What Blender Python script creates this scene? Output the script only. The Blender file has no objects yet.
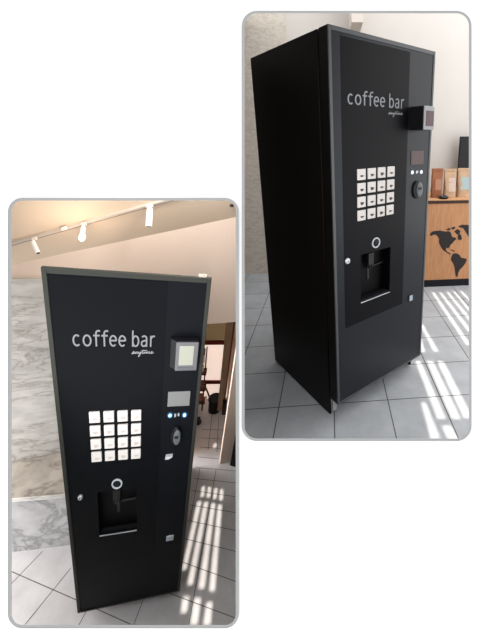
import bpy, bmesh, math, random
from mathutils import Vector, Matrix
random.seed(7)
COL = bpy.context.scene.collection

# ---------------------------------------------------------------- frames
FPX = 341.808; PPX = 359.103; PPY = 237.972
A1 = Matrix(((0.9315353226, -0.2702529187, 0.2433213977), (0.1132709331, -0.4201854672, -0.9003409737), (0.3455598912, 0.8662606612, -0.3608058045)))
t1 = Vector((-1.2880752113, 1.7156827691, 1.5649566511))
A2 = Matrix(((0.7610582754, -0.6486614604, -0.0053489482), (-0.1780783123, -0.2009915742, -0.9632707313), (0.6237615058, 0.7340576931, -0.2684788389)))
t2 = Vector((-0.1161268064, 0.9066866617, 1.8574311916))
G1, G2 = 0.06, 0.13           # clearance between door bottom and floor
UPZ = Vector((0, 0, G2))

def mat4(R, t):
    m = R.to_4x4(); m.translation = t; return m
T2 = mat4(Matrix.Identity(3), UPZ)                               # second room: machine frame -> world
T1 = mat4(A2.transposed() @ A1, A2.transposed() @ (t1 - t2) + UPZ)  # first room
TC = mat4(A2.transposed(), A2.transposed() @ (-t2) + UPZ)         # viewpoint frame (x right, y down, z ahead)
TW = Matrix.Identity(4)
ROOM = {1: T1, 2: T2, 'w': TW, 'c': TC}
FLOOR = {1: -G1, 2: -G2}
AT = {1: (A1, t1), 2: (A2, t2)}

def ray(px):
    return Vector(((px[0] - PPX) / FPX, (px[1] - PPY) / FPX, 1.0))
def on(m, px, n, d):
    """point of plane n.P=d of room m seen at photo position px"""
    A, t = AT[m]; n = Vector(n)
    o = A.transposed() @ (-t); v = A.transposed() @ ray(px)
    return o + v * ((d - n.dot(o)) / n.dot(v))
def onf(m, px, h=0.0):
    return on(m, px, (0, 0, 1), FLOOR[m] + h)
def depth(m, P):
    A, t = AT[m]; return (A @ Vector(P) + t).z
def at(m, px, z):
    A, t = AT[m]; return A.transposed() @ (ray(px) * z - t)

# ---------------------------------------------------------------- mesh helpers
class MB:
    def __init__(s): s.v = []; s.f = []; s.m = []
    def add(s, vs, fs, mi=0):
        k = len(s.v); s.v += [Vector(p) for p in vs]
        for f in fs: s.f.append([i + k for i in f]); s.m.append(mi)
        return s
    def box(s, x0, x1, y0, y1, z0, z1, mi=0):
        return s.add([(x0, y0, z0), (x1, y0, z0), (x1, y1, z0), (x0, y1, z0), (x0, y0, z1), (x1, y0, z1), (x1, y1, z1), (x0, y1, z1)],
                     [(0, 3, 2, 1), (4, 5, 6, 7), (0, 1, 5, 4), (1, 2, 6, 5), (2, 3, 7, 6), (3, 0, 4, 7)], mi)
    def hexa(s, a, b, mi=0):
        """two matching polygons joined"""
        n = len(a)
        return s.add(list(a) + list(b), [tuple(range(n))[::-1], tuple(range(n, 2 * n))] + [(i, (i + 1) % n, n + (i + 1) % n, n + i) for i in range(n)], mi)
    def prism(s, poly, ext, mi=0):
        ext = Vector(ext); a = [Vector(p) for p in poly]
        return s.hexa(a, [p + ext for p in a], mi)
    def cyl(s, p0, p1, r0, r1=None, n=20, mi=0, sx=1.0, caps=True):
        r1 = r0 if r1 is None else r1
        p0, p1 = Vector(p0), Vector(p1); d = (p1 - p0).normalized()
        up = Vector((0, 0, 1)) if abs(d.z) < .9 else Vector((0, 1, 0))
        a = d.cross(up).normalized(); b = a.cross(d).normalized()
        vs = []
        for p, r in ((p0, r0), (p1, r1)):
            for i in range(n):
                t = 2 * math.pi * i / n; vs.append(p + (a * math.cos(t) * sx + b * math.sin(t)) * r)
        fs = [(i, (i + 1) % n, n + (i + 1) % n, n + i) for i in range(n)]
        if caps: fs += [tuple(range(n))[::-1], tuple(range(n, 2 * n))]
        return s.add(vs, fs, mi)
    def lathe(s, c, axis, prof, n=24, mi=0, sx=1.0):
        """prof: list of (radius, height along axis)"""
        c = Vector(c); d = Vector(axis).normalized()
        up = Vector((0, 0, 1)) if abs(d.z) < .9 else Vector((0, 1, 0))
        a = d.cross(up).normalized(); b = a.cross(d).normalized()
        vs = []; fs = []
        for r, h in prof:
            for i in range(n):
                t = 2 * math.pi * i / n; vs.append(c + d * h + (a * math.cos(t) * sx + b * math.sin(t)) * r)
        for k in range(len(prof) - 1):
            fs += [(k * n + i, k * n + (i + 1) % n, (k + 1) * n + (i + 1) % n, (k + 1) * n + i) for i in range(n)]
        fs += [tuple(range(n))[::-1], tuple(range((len(prof) - 1) * n, len(prof) * n))]
        return s.add(vs, fs, mi)
    def stroke(s, pts, w, y, fx, fz, t=.0012, mi=0):
        """flat ribbon in the front plane; pts in drawing units"""
        P = [Vector((p[0], p[1])) for p in pts]; L = []; Rr = []
        for i, p in enumerate(P):
            a = P[max(0, i - 1)]; b = P[min(len(P) - 1, i + 1)]
            d = (b - a)
            d = d.normalized() if d.length > 1e-9 else Vector((1, 0))
            nn = Vector((-d.y, d.x)) * w * .5
            L.append(p + nn); Rr.append(p - nn)
        k = len(P); vs = []
        for q in L + Rr: vs.append((fx(q.x), y, fz(q.y)))
        for q in L + Rr: vs.append((fx(q.x), y + t, fz(q.y)))
        fs = [(i, i + 1, k + i + 1, k + i) for i in range(k - 1)]
        fs += [(2 * k + i, 3 * k + i, 3 * k + i + 1, 2 * k + i + 1) for i in range(k - 1)]
        return s.add(vs, fs, mi)

ORG = {}
CLIP_PLANES = {}
def obj(name, mb, mats, parent=None, room='w', bevel=0, smooth=False, org=None, clip=None, seg=2, world_clip=None, fixn=True):
    if not isinstance(mats, (list, tuple)): mats = [mats]
    if parent is not None: o0 = ORG[parent.name]
    elif org is not None: o0 = Vector(org)
    else:
        xs = [v.x for v in mb.v]; ys = [v.y for v in mb.v]; zs = [v.z for v in mb.v]
        o0 = Vector(((min(xs) + max(xs)) / 2, (min(ys) + max(ys)) / 2, min(zs)))
    me = bpy.data.meshes.new(name)
    me.from_pydata([v - o0 for v in mb.v], [], mb.f)
    for i, p in enumerate(me.polygons): p.material_index = mb.m[i]; p.use_smooth = smooth
    for m in mats: me.materials.append(m)
    o = bpy.data.objects.new(name, me); COL.objects.link(o); ORG[o.name] = o0
    if parent is not None: o.parent = parent
    else: o.matrix_world = ROOM[room] @ Matrix.Translation(o0)
    bm = bmesh.new(); bm.from_mesh(me)
    if clip:
        mw = ROOM[room] @ Matrix.Translation(o0)
        inv = mw.inverted()
        for (co, no) in clip:
            lc = inv @ co; ln = (inv.to_3x3() @ no).normalized()
            bmesh.ops.bisect_plane(bm, geom=bm.verts[:] + bm.edges[:] + bm.faces[:], plane_co=lc, plane_no=ln, clear_outer=True)
    if fixn: bmesh.ops.recalc_face_normals(bm, faces=bm.faces)
    bm.to_mesh(me); bm.free()
    if bevel:
        b = o.modifiers.new('edge', 'BEVEL'); b.width = bevel; b.segments = seg; b.limit_method = 'ANGLE'; b.angle_limit = math.radians(40)
    return o
def empty(name, org, room, label, cat, group=None):
    o = bpy.data.objects.new(name, None); COL.objects.link(o); o.empty_display_size = .1
    o.matrix_world = ROOM[room] @ Matrix.Translation(Vector(org)); ORG[o.name] = Vector(org)
    tag(o, label, cat, group); return o
def tag(o, label, cat, group=None):
    o['label'] = label; o['category'] = cat
    if group: o['group'] = group
    return o
def struct(o): o['kind'] = 'structure'; return o

# ---------------------------------------------------------------- materials
def srgb(c):
    f = lambda u: (u / 255 / 12.92) if u / 255 <= .04045 else ((u / 255 + .055) / 1.055) ** 2.4
    return (f(c[0]), f(c[1]), f(c[2]), 1)
def mk(name, col, rough=.6, spec=.3, metal=0, noise=0, nscale=8, emit=None, estr=0, alpha=1, bump=0, bscale=60, coat=0):
    m = bpy.data.materials.new(name); m.use_nodes = True; nt = m.node_tree; b = nt.nodes['Principled BSDF']
    c = srgb(col); b.inputs['Base Color'].default_value = c
    b.inputs['Roughness'].default_value = rough; b.inputs['Specular IOR Level'].default_value = spec; b.inputs['Metallic'].default_value = metal
    b.inputs['Coat Weight'].default_value = coat; b.inputs['Coat Roughness'].default_value = .1
    tc = nt.nodes.new('ShaderNodeTexCoord')
    if noise:
        n = nt.nodes.new('ShaderNodeTexNoise'); n.inputs['Scale'].default_value = nscale; n.inputs['Detail'].default_value = 5
        nt.links.new(tc.outputs['Object'], n.inputs['Vector'])
        r = nt.nodes.new('ShaderNodeValToRGB'); r.color_ramp.elements[0].position = .3; r.color_ramp.elements[1].position = .7
        r.color_ramp.elements[0].color = tuple(x * (1 - noise) for x in c[:3]) + (1,)
        r.color_ramp.elements[1].color = tuple(min(1, x * (1 + noise)) for x in c[:3]) + (1,)
        nt.links.new(n.outputs['Fac'], r.inputs['Fac']); nt.links.new(r.outputs['Color'], b.inputs['Base Color'])
    if bump:
        n = nt.nodes.new('ShaderNodeTexNoise'); n.inputs['Scale'].default_value = bscale
        nt.links.new(tc.outputs['Object'], n.inputs['Vector'])
        bp = nt.nodes.new('ShaderNodeBump'); bp.inputs['Strength'].default_value = bump; bp.inputs['Distance'].default_value = .002
        nt.links.new(n.outputs['Fac'], bp.inputs['Height']); nt.links.new(bp.outputs['Normal'], b.inputs['Normal'])
    if emit: b.inputs['Emission Color'].default_value = srgb(emit); b.inputs['Emission Strength'].default_value = estr
    return m
def marble(name, base, vein, scale=2.2, rot=.6, lo=.47, hi=.56, rough=.35, amount=1.0, st=(1, 1, 2.2)):
    m = bpy.data.materials.new(name); m.use_nodes = True; nt = m.node_tree; b = nt.nodes['Principled BSDF']
    b.inputs['Roughness'].default_value = rough; b.inputs['Specular IOR Level'].default_value = .3
    tc = nt.nodes.new('ShaderNodeTexCoord'); mp = nt.nodes.new('ShaderNodeMapping')
    mp.inputs['Rotation'].default_value = (.3, rot, .2); mp.inputs['Scale'].default_value = st
    nt.links.new(tc.outputs['Object'], mp.inputs['Vector'])
    n = nt.nodes.new('ShaderNodeTexNoise'); n.inputs['Scale'].default_value = scale; n.inputs['Detail'].default_value = 9; n.inputs['Roughness'].default_value = .62
    n.inputs['Distortion'].default_value = 1.1
    nt.links.new(mp.outputs['Vector'], n.inputs['Vector'])
    r = nt.nodes.new('ShaderNodeValToRGB'); e = r.color_ramp.elements
    e[0].position = lo; e[0].color = srgb(base); e[1].position = hi; e[1].color = srgb(base)
    k = e.new((lo + hi) / 2); k.color = srgb(vein)
    nt.links.new(n.outputs['Fac'], r.inputs['Fac'])
    n2 = nt.nodes.new('ShaderNodeTexNoise'); n2.inputs['Scale'].default_value = scale * 3; n2.inputs['Detail'].default_value = 6
    nt.links.new(mp.outputs['Vector'], n2.inputs['Vector'])
    r2 = nt.nodes.new('ShaderNodeValToRGB'); r2.color_ramp.elements[0].position = .35; r2.color_ramp.elements[1].position = .62
    r2.color_ramp.elements[0].color = (.72, .72, .72, 1); r2.color_ramp.elements[1].color = (1, 1, 1, 1)
    nt.links.new(n2.outputs['Fac'], r2.inputs['Fac'])
    mx = nt.nodes.new('ShaderNodeMixRGB'); mx.blend_type = 'MULTIPLY'; mx.inputs['Fac'].default_value = amount
    nt.links.new(r.outputs['Color'], mx.inputs['Color1']); nt.links.new(r2.outputs['Color'], mx.inputs['Color2'])
    nt.links.new(mx.outputs['Color'], b.inputs['Base Color'])
    return m
def tiles(name, base, grout, size, ox, oy):
    m = bpy.data.materials.new(name); m.use_nodes = True; nt = m.node_tree; b = nt.nodes['Principled BSDF']
    b.inputs['Roughness'].default_value = .42; b.inputs['Specular IOR Level'].default_value = .35
    tc = nt.nodes.new('ShaderNodeTexCoord')
    c = srgb(base)
    n = nt.nodes.new('ShaderNodeTexNoise'); n.inputs['Scale'].default_value = 5; n.inputs['Detail'].default_value = 8; n.inputs['Roughness'].default_value = .65
    nt.links.new(tc.outputs['Object'], n.inputs['Vector'])
    r = nt.nodes.new('ShaderNodeValToRGB'); r.color_ramp.elements[0].position = .3; r.color_ramp.elements[1].position = .7
    r.color_ramp.elements[0].color = tuple(x * .84 for x in c[:3]) + (1,); r.color_ramp.elements[1].color = tuple(min(1, x * 1.13) for x in c[:3]) + (1,)
    nt.links.new(n.outputs['Fac'], r.inputs['Fac'])
    if size:
        mp = nt.nodes.new('ShaderNodeMapping'); mp.inputs['Location'].default_value = (ox, oy, 0)
        nt.links.new(tc.outputs['Object'], mp.inputs['Vector'])
        br = nt.nodes.new('ShaderNodeTexBrick'); br.offset = 0; br.squash = 1
        br.inputs['Scale'].default_value = 1; br.inputs['Brick Width'].default_value = size; br.inputs['Row Height'].default_value = size
        br.inputs['Mortar Size'].default_value = .0032; br.inputs['Mortar Smooth'].default_value = .2; br.inputs['Bias'].default_value = 0
        br.inputs['Color1'].default_value = (1, 1, 1, 1); br.inputs['Color2'].default_value = (.93, .93, .93, 1); br.inputs['Mortar'].default_value = (0, 0, 0, 1)
        nt.links.new(mp.outputs['Vector'], br.inputs['Vector'])
        mul = nt.nodes.new('ShaderNodeMixRGB'); mul.blend_type = 'MULTIPLY'; mul.inputs['Fac'].default_value = 1
        nt.links.new(r.outputs['Color'], mul.inputs['Color1']); nt.links.new(br.outputs['Color'], mul.inputs['Color2'])
        mx = nt.nodes.new('ShaderNodeMixRGB'); mx.inputs['Color2'].default_value = srgb(grout)
        nt.links.new(br.outputs['Fac'], mx.inputs['Fac']); nt.links.new(mul.outputs['Color'], mx.inputs['Color1'])
        nt.links.new(mx.outputs['Color'], b.inputs['Base Color'])
    else:
        nt.links.new(r.outputs['Color'], b.inputs['Base Color'])
    return m
def wood(name, c1, c2, scale=14):
    m = bpy.data.materials.new(name); m.use_nodes = True; nt = m.node_tree; b = nt.nodes['Principled BSDF']
    b.inputs['Roughness'].default_value = .5; b.inputs['Specular IOR Level'].default_value = .25
    tc = nt.nodes.new('ShaderNodeTexCoord'); mp = nt.nodes.new('ShaderNodeMapping'); mp.inputs['Scale'].default_value = (6, 6, .5)
    nt.links.new(tc.outputs['Object'], mp.inputs['Vector'])
    n = nt.nodes.new('ShaderNodeTexNoise'); n.inputs['Scale'].default_value = scale; n.inputs['Detail'].default_value = 6
    nt.links.new(mp.outputs['Vector'], n.inputs['Vector'])
    r = nt.nodes.new('ShaderNodeValToRGB'); r.color_ramp.elements[0].position = .3; r.color_ramp.elements[1].position = .7
    r.color_ramp.elements[0].color = srgb(c1); r.color_ramp.elements[1].color = srgb(c2)
    nt.links.new(n.outputs['Fac'], r.inputs['Fac']); nt.links.new(r.outputs['Color'], b.inputs['Base Color'])
    return m

M_page = mk('white_paint', (160, 160, 160), .9, .0)
M_trim = mk('grey_trim', (108, 109, 109), .8, .0)
M_part = mk('partition_paint', (120, 116, 112), .9, .0)
M_floor1 = tiles('floor_tile_left', (196, 194, 195), (70, 68, 66), 0, 0, 0)
M_grout1 = mk('grout', (92, 88, 86), .9, .05)
S2 = .3245
M_marb1 = marble('marble_panel', (214, 212, 208), (176, 172, 166), 4.2, .7, lo=.49, hi=.56, amount=.8, st=(.9, 1, 2.0))
M_marb1b = marble('marble_ledge', (176, 168, 159), (140, 132, 122), 5, .4, st=(1, 1, 1))
M_marbe = marble('marble_edge', (240, 238, 234), (205, 202, 198), 5, .4)
M_marb2 = marble('stone_panel', (186, 178, 168), (168, 158, 147), 7.0, .7, amount=.4)
M_wall1 = mk('warm_paint', (224, 205, 190), .9, .05, noise=.03, nscale=2)
M_ceil1 = mk('ceiling_paint', (212, 194, 174), .9, .05, noise=.03, nscale=2)
M_wall2 = mk('offwhite_paint', (184, 179, 174), .9, .05, noise=.03, nscale=2)
M_white = mk('white_plastic', (235, 232, 228), .4, .4)
M_whitem = mk('white_track', (196, 184, 172), .5, .3)
M_darkline = mk('track_slot', (60, 52, 46), .7, .1)
M_bulb = mk('lit_bulb', (255, 240, 215), .5, .2, emit=(255, 232, 200), estr=9)
M_niche = mk('black_niche', (3, 3, 4), .5, .1)
M_spout = mk('spout_grey', (16, 17, 19), .3, .3)
M_chrome = mk('brushed_metal', (185, 188, 190), .3, .5, metal=.6)
M_silver = mk('silver_plastic', (170, 174, 178), .4, .4)
M_text = mk('lettering_grey', (128, 130, 134), .6, .2)
M_script = mk('script_white', (150, 151, 153), .6, .2)
M_button = mk('button_white', (180, 175, 172), .4, .2, emit=(255, 250, 246), estr=.08)
M_icon = mk('icon_dark', (70, 62, 60), .6, .1)
M_icon1 = mk('icon_faint', (168, 160, 155), .6, .1)
M_ring = mk('ring_white', (150, 155, 160), .4, .3, emit=(230, 235, 245), estr=.15)
M_bezel = mk('reader_bezel', (84, 84, 88), .4, .4)
M_bezel2 = mk('reader_bezel_bright', (128, 128, 131), .4, .4)
M_foot = mk('foot_metal', (150, 150, 152), .4, .4)
M_black = mk('black_plastic', (16, 16, 18), .5, .2)
M_knob = mk('lock_grey', (74, 78, 82), .45, .4)

# ---------------------------------------------------------------- clip planes (world): partition line and the front wall
cam_pos = TC.translation.copy()
def cdir(v): return (TC.to_3x3() @ Vector(v)).normalized()
kx = (240.5 - PPX) / FPX
pn = cdir((1, 0, -kx))                 # points to the right-hand room
ZW = 1.00
off = .006
CL1 = [(cam_pos - pn * off, pn), (TC @ Vector((0, 0, ZW + .006)), cdir((0, 0, -1)))]
CL2 = [(cam_pos + pn * off, -pn), (TC @ Vector((0, 0, ZW + .006)), cdir((0, 0, -1)))]

# ---------------------------------------------------------------- front wall with two rounded openings
def rrect(x0, y0, x1, y1, r, n=10):
    pts = []
    for cx, cy, a0 in ((x1 - r, y0 + r, -90), (x1 - r, y1 - r, 0), (x0 + r, y1 - r, 90), (x0 + r, y0 + r, 180)):
        for i in range(n + 1):
            a = math.radians(a0 + 90 * i / n); pts.append((cx + r * math.cos(a), cy + r * math.sin(a)))
    return pts
WIN = {1: (8.6, 198.0, 238.6, 627.6, 14), 2: (242.0, 11.3, 471.2, 440.6, 15)}
def cp(px, z): return ray(px) * z
def holed_plate(name, outer, holes, z0, th, mat, room='c', mapf=None):
    bm = bmesh.new()
    def loop(pts):
        vs = [bm.verts.new(p) for p in pts]; return [bm.edges.new((vs[i], vs[(i + 1) % len(vs)])) for i in range(len(vs))]
    es = loop(outer)
    for h in holes: es += loop(h)
    bmesh.ops.triangle_fill(bm, use_beauty=True, use_dissolve=False, edges=es)
    me = bpy.data.meshes.new(name); bm.to_mesh(me); bm.free(); me.materials.append(mat)
    o = bpy.data.objects.new(name, me); COL.objects.link(o); o.matrix_world = ROOM[room]
    s = o.modifiers.new('thick', 'SOLIDIFY'); s.thickness = th; s.offset = 0
    return o
outer = [cp(p, ZW) for p in ((-330, -330), (900, -330), (900, 980), (-330, 980))]
holes = [[cp(p, ZW) for p in rrect(*WIN[i])] for i in (1, 2)]
struct(holed_plate('wall_front', outer, holes, ZW, .003, M_page))
for i, wdt in ((1, 3.2), (2, 2.6)):
    x0, y0, x1, y1, r = WIN[i]
    a = rrect(x0, y0, x1, y1, r, 12); b = rrect(x0 + wdt, y0 + wdt * .8, x1 - wdt * .9, y1 - wdt * .8, r - wdt, 12)
    mb = MB(); n = len(a); z0, z1 = ZW - .004, ZW + .002
    vs = [cp(p, z0) for p in a] + [cp(p, z0) for p in b] + [cp(p, z1) for p in a] + [cp(p, z1) for p in b]
    fs = []
    for k in range(n):
        j = (k + 1) % n
        fs += [(k, j, n + j, n + k), (2 * n + k, 3 * n + k, 3 * n + j, 2 * n + j), (n + k, n + j, 3 * n + j, 3 * n + k), (k, 2 * n + k, 2 * n + j, j)]
    mb.add(vs, fs); struct(obj('trim_%d' % i, mb, M_trim, room='c'))
mb = MB(); Zf = 6.0
w = .004
mb.add([(kx * ZW - w, -2.2, ZW + .004), (kx * ZW + w, -2.2, ZW + .004), (kx * Zf + w, -2.2, Zf), (kx * Zf - w, -2.2, Zf),
        (kx * ZW - w, 3.2, ZW + .004), (kx * ZW + w, 3.2, ZW + .004), (kx * Zf + w, 3.2, Zf), (kx * Zf - w, 3.2, Zf)],
       [(0, 3, 2, 1), (4, 5, 6, 7), (0, 1, 5, 4), (1, 2, 6, 5), (2, 3, 7, 6), (3, 0, 4, 7)])
struct(obj('wall_partition', mb, M_part, room='c'))

# ================================================================ coffee machines
def ell(cx, cy, rx, ry, a0, a1, n=18):
    return [(cx + rx * math.cos(math.radians(a0 + (a1 - a0) * i / n)), cy + ry * math.sin(math.radians(a0 + (a1 - a0) * i / n))) for i in range(n + 1)]
def smooth_poly(pts, k=4):
    out = []
    for i in range(len(pts) - 1):
        p0 = pts[max(0, i - 1)]; p1 = pts[i]; p2 = pts[i + 1]; p3 = pts[min(len(pts) - 1, i + 2)]
        for j in range(k):
            t = j / k
            out.append(tuple(.5 * (2 * p1[c] + (p2[c] - p0[c]) * t + (2 * p0[c] - 5 * p1[c] + 4 * p2[c] - p3[c]) * t * t + (3 * p1[c] - p0[c] - 3 * p2[c] + p3[c]) * t ** 3) for c in (0, 1)))
    out.append(pts[-1]); return out
WORD = [ell(76.2, 5.7, 3.2, 5.0, 48, 312), ell(86.1, 5.7, 3.5, 5.0, 0, 360, 28),
        smooth_poly([(94.9, 0), (94.9, 6), (94.9, 12), (95.6, 14.4), (97.2, 15.2), (99.0, 14.9)]), [(92.2, 10.6), (98.4, 10.6)],
        smooth_poly([(102.9, 0), (102.9, 6), (102.9, 12), (103.6, 14.4), (105.2, 15.2), (107.0, 14.9)]), [(100.2, 10.6), (106.4, 10.6)],
        [(108.6, 5.9), (114.9, 5.9)] , ell(111.8, 5.7, 3.2, 5.0, 2, 312, 24),
        [(117.8, 5.9), (124.0, 5.9)], ell(121.0, 5.7, 3.2, 5.0, 2, 312, 24),
        [(131.8, 0), (131.8, 16.2)], ell(134.8, 5.6, 3.0, 5.1, -180, 180, 28),
        smooth_poly([(141.4, 9.9), (143.6, 10.9), (145.6, 10.2), (146.3, 8.2), (146.3, 4), (146.3, 0)]),
        smooth_poly([(146.3, 6.4), (143.4, 6.1), (141.4, 4.8), (141.1, 2.5), (142.5, .8), (144.6, 1.0), (146.3, 2.6)]),
        [(150.8, 0), (150.8, 11.2)], smooth_poly([(150.8, 7.6), (151.9, 9.9), (153.2, 10.8), (155.0, 10.7)])]
SCRIPT = [smooth_poly([(130.3, -8.0), (131.5, -7.2), (133.2, -5.6), (132.3, -5.2), (131.3, -6.6), (131.7, -7.6), (133.2, -6.2), (133.4, -7.4), (134.4, -6.8),
                       (135.0, -5.4), (135.0, -7.6), (136.2, -5.6), (136.7, -6.0), (136.7, -7.5), (137.8, -6.6), (138.3, -5.6), (138.4, -7.3), (139.6, -6.4), (140.3, -5.4),
                       (139.6, -8.4), (138.2, -10.8), (137.8, -9.4), (140.6, -7.2), (142.3, -5.2), (142.9, -3.4), (142.2, -6.4), (142.7, -7.5), (144.0, -6.4), (144.6, -5.5), (144.5, -7.3),
                       (145.8, -6.0), (146.3, -5.4), (146.3, -7.4), (147.4, -5.6), (148.0, -5.7), (148.0, -7.4), (149.2, -5.6), (149.8, -5.8), (149.8, -7.4), (151.4, -6.6), (152.6, -5.6),
                       (151.9, -5.2), (151.4, -6.4), (152.0, -7.4), (154.2, -6.4)], 3),
          [(140.6, -4.6), (147.2, -4.0)]]

def machine(m, W, D, SD, G, F, mats, label, cat, feat):
    P = lambda px, y=0.0: on(m, px, (0, 1, 0), y)
    org = (W / 2, D / 2, -G)
    H = feat['H']
    r = empty('coffee_vending_machine', org, m, label, cat)
    mf, mside, mframe, mglass, mfilm, mshadow = mats
    # side and back sheets, top, inner carcass
    ins = feat['inset']
    zb = -G + .012
    sl = feat.get('slope', 0); hz = lambda y, d=0: H - sl * y - d
    def slab(x0, x1, y0, y1, z0, d):
        return MB().prism([(x0, y0, z0), (x0, y1, z0), (x0, y1, hz(y1, d)), (x0, y0, hz(y0, d))], (x1 - x0, 0, 0))
    ir = feat.get('inset_r', ins)
    obj('side_panel', slab(ins, ins + .012, SD, D, zb, 0), mside, r, bevel=.002)
    obj('side_panel', slab(W - ir - .012, W - ir, SD, D, zb, 0), mside, r, bevel=.002)
    obj('back_panel', slab(ins + .012, W - ir - .012, D - .01, D, zb, .006), mside, r)
    obj('top_panel', MB().prism([(ins + .012, SD, hz(SD, .012)), (ins + .012, D - .01, hz(D - .01, .012)), (ins + .012, D - .01, hz(D - .01, .002)), (ins + .012, SD, hz(SD, .002))], (W - ins - ir - .024, 0, 0)), mside, r, bevel=.001)
    obj('cabinet', slab(ins + .013, W - ir - .013, SD + .02, D - .011, 0, .013), mf, r)
    for (fx, fy) in ((ins + .04, D - .05), (W - ir - .04, D - .05), (ins + .04, SD + .05), (W - ir - .04, SD + .05)):
        obj('foot', MB().lathe((fx, fy, -G), (0, 0, 1), [(.017, 0), (.018, .006), (.008, .010), (.007, G)], 16), M_foot, r, smooth=False)
    # bracket under the front
    obj('base_bracket', MB().box(ins + .015, ins + .040, SD - .012, SD + .0, -G * .75, .0), M_foot, r)
    # door: frame, glass face with the dispensing opening, film
    dthick = SD - .012
    fw = feat['fw']; fh = feat['fh']
    n0 = [P(F[k]) for k in ('nTL', 'nTR', 'nBR', 'nBL')]
    nx0 = (n0[0].x + n0[3].x) / 2; nx1 = (n0[1].x + n0[2].x) / 2; nz1 = (n0[0].z + n0[1].z) / 2; nz0 = (n0[2].z + n0[3].z) / 2
    door = MB()
    dr_ = feat.get('door_taper', 0)
    for b_ in (slab(0, .004, .004, dthick, 0, 0), slab(.004, W - .004 - dr_, dthick - .004, dthick, 0, 0)): door.add(b_.v, b_.f)
    door.prism([(W - .004, .004, 0), (W, .004, 0), (W - dr_, dthick, 0), (W - .004 - dr_, dthick, 0)], (0, 0, H - sl * dthick))
    door.prism([(.004, .004, hz(.004, .004)), (.004, dthick, hz(dthick, .004)), (.004, dthick, hz(dthick)), (.004, .004, hz(.004))], (W - .008 - dr_, 0, 0)).box(.004, W - .004 - dr_, .004, dthick, 0, .004)
    d = obj('door', door, mside, r)
    fr = MB()
    fy = -.003
    fr.box(0, fw, fy, .006, 0, H).box(W - fw, W, fy, .006, 0, H).box(fw, W - fw, fy, .006, H - fh, H).box(fw, W - fw, fy, .006, 0, fh * .6)
    obj('door_frame', fr, mframe, d, bevel=.0012)
    # glass with hole
    def ringplate(x0, x1, z0, z1, hx0, hx1, hz0, hz1, y0, y1):
        b = MB()
        b.box(x0, hx0, y0, y1, z0, z1).box(hx1, x1, y0, y1, z0, z1).box(hx0, hx1, y0, y1, hz1, z1).box(hx0, hx1, y0, y1, z0, hz0)
        return b
    obj('front_glass', ringplate(fw, W - fw, fh * .6, H - fh, nx0, nx1, nz0, nz1, 0.0, .006), mglass, d)
    f0, f1, g0, g1 = feat['film']
    obj('front_film', ringplate(f0, f1, g0, g1, nx0, nx1, nz0, nz1, -.0008, .0), mfilm, d)
    # dispensing recess
    nd = dthick - .012
    nb = MB(); e = .003
    nb.box(nx0 - e, nx0, .006, nd, nz0, nz1).box(nx1, nx1 + e, .006, nd, nz0, nz1).box(nx0 - e, nx1 + e, nd, nd + e, nz0 - e, nz1 + e)
    nb.box(nx0 - e, nx1 + e, .006, nd, nz1, nz1 + e).box(nx0 - e, nx1 + e, .006, nd, nz0 - e, nz0)
    nic = obj('dispensing_recess', nb, M_niche, r)
    cx = nx0 + (nx1 - nx0) * .42; wz = nz1 - nz0; ww = nx1 - nx0
    sp = MB().box(cx - ww * .07, cx + ww * .10, nd * .4, nd - .003, nz1 - wz * .3, nz1 - wz * .06)
    sp.cyl((cx - ww * .0, nd * .6, nz1 - wz * .3), (cx, nd * .6, nz1 - wz * .40), ww * .03, ww * .022, 12).cyl((cx + ww * .07, nd * .6, nz1 - wz * .3), (cx + ww * .07, nd * .6, nz1 - wz * .40), ww * .03, ww * .022, 12)
    obj('spout', sp, M_spout, nic)
    obj('nozzle_bar', MB().cyl((nx0 + ww * .35, nd * .75, nz1 - wz * .38), (nx1 - ww * .08, nd * .75, nz1 - wz * .35), .0035, n=8), M_spout, nic)
    obj('backlit_strip', MB().box(cx, cx + ww * .07, nd - .003, nd - .001, nz0 + wz * .35, nz1 - wz * .35), mk('strip', (20, 21, 24), .3, .3), nic)
    obj('drip_tray', MB().box(nx0 + .004, nx1 - .004, .008, nd - .004, nz0 + .001, nz0 + .008), M_black, nic)
    obj('sill_glint_edge', MB().box(nx0, nx1, -.003, .001, nz0 - .005, nz0), M_silver, r, bevel=.001)  # pale strip along the sill, its colour carries the glint there
    # lettering
    a = P(feat['tL']); b = P(feat['tR']); zsc = feat['tz']
    fx = lambda X: a.x + (X - 72.2) / (155 - 72.2) * (b.x - a.x)
    fz = lambda Z: a.z + (b.z - a.z) * 0 + Z * zsc
    tb = MB()
    for i_, s_ in enumerate(WORD): tb.stroke(s_, 1.55, -.0022 - .00012 * i_, fx, fz)
    obj('lettering', tb, feat['textm'], r, fixn=False)
    tb = MB()
    for i_, s_ in enumerate(SCRIPT): tb.stroke(s_, .36, -.0022 - .0002 * i_, fx, fz)
    obj('script_lettering', tb, M_script, r, fixn=False)
    # 16 selection buttons with cup pictograms
    q = [P(F[k]) for k in ('bTL', 'bTR', 'bBL', 'bBR')]
    bw = feat['bw']; bh = feat['bh']
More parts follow.
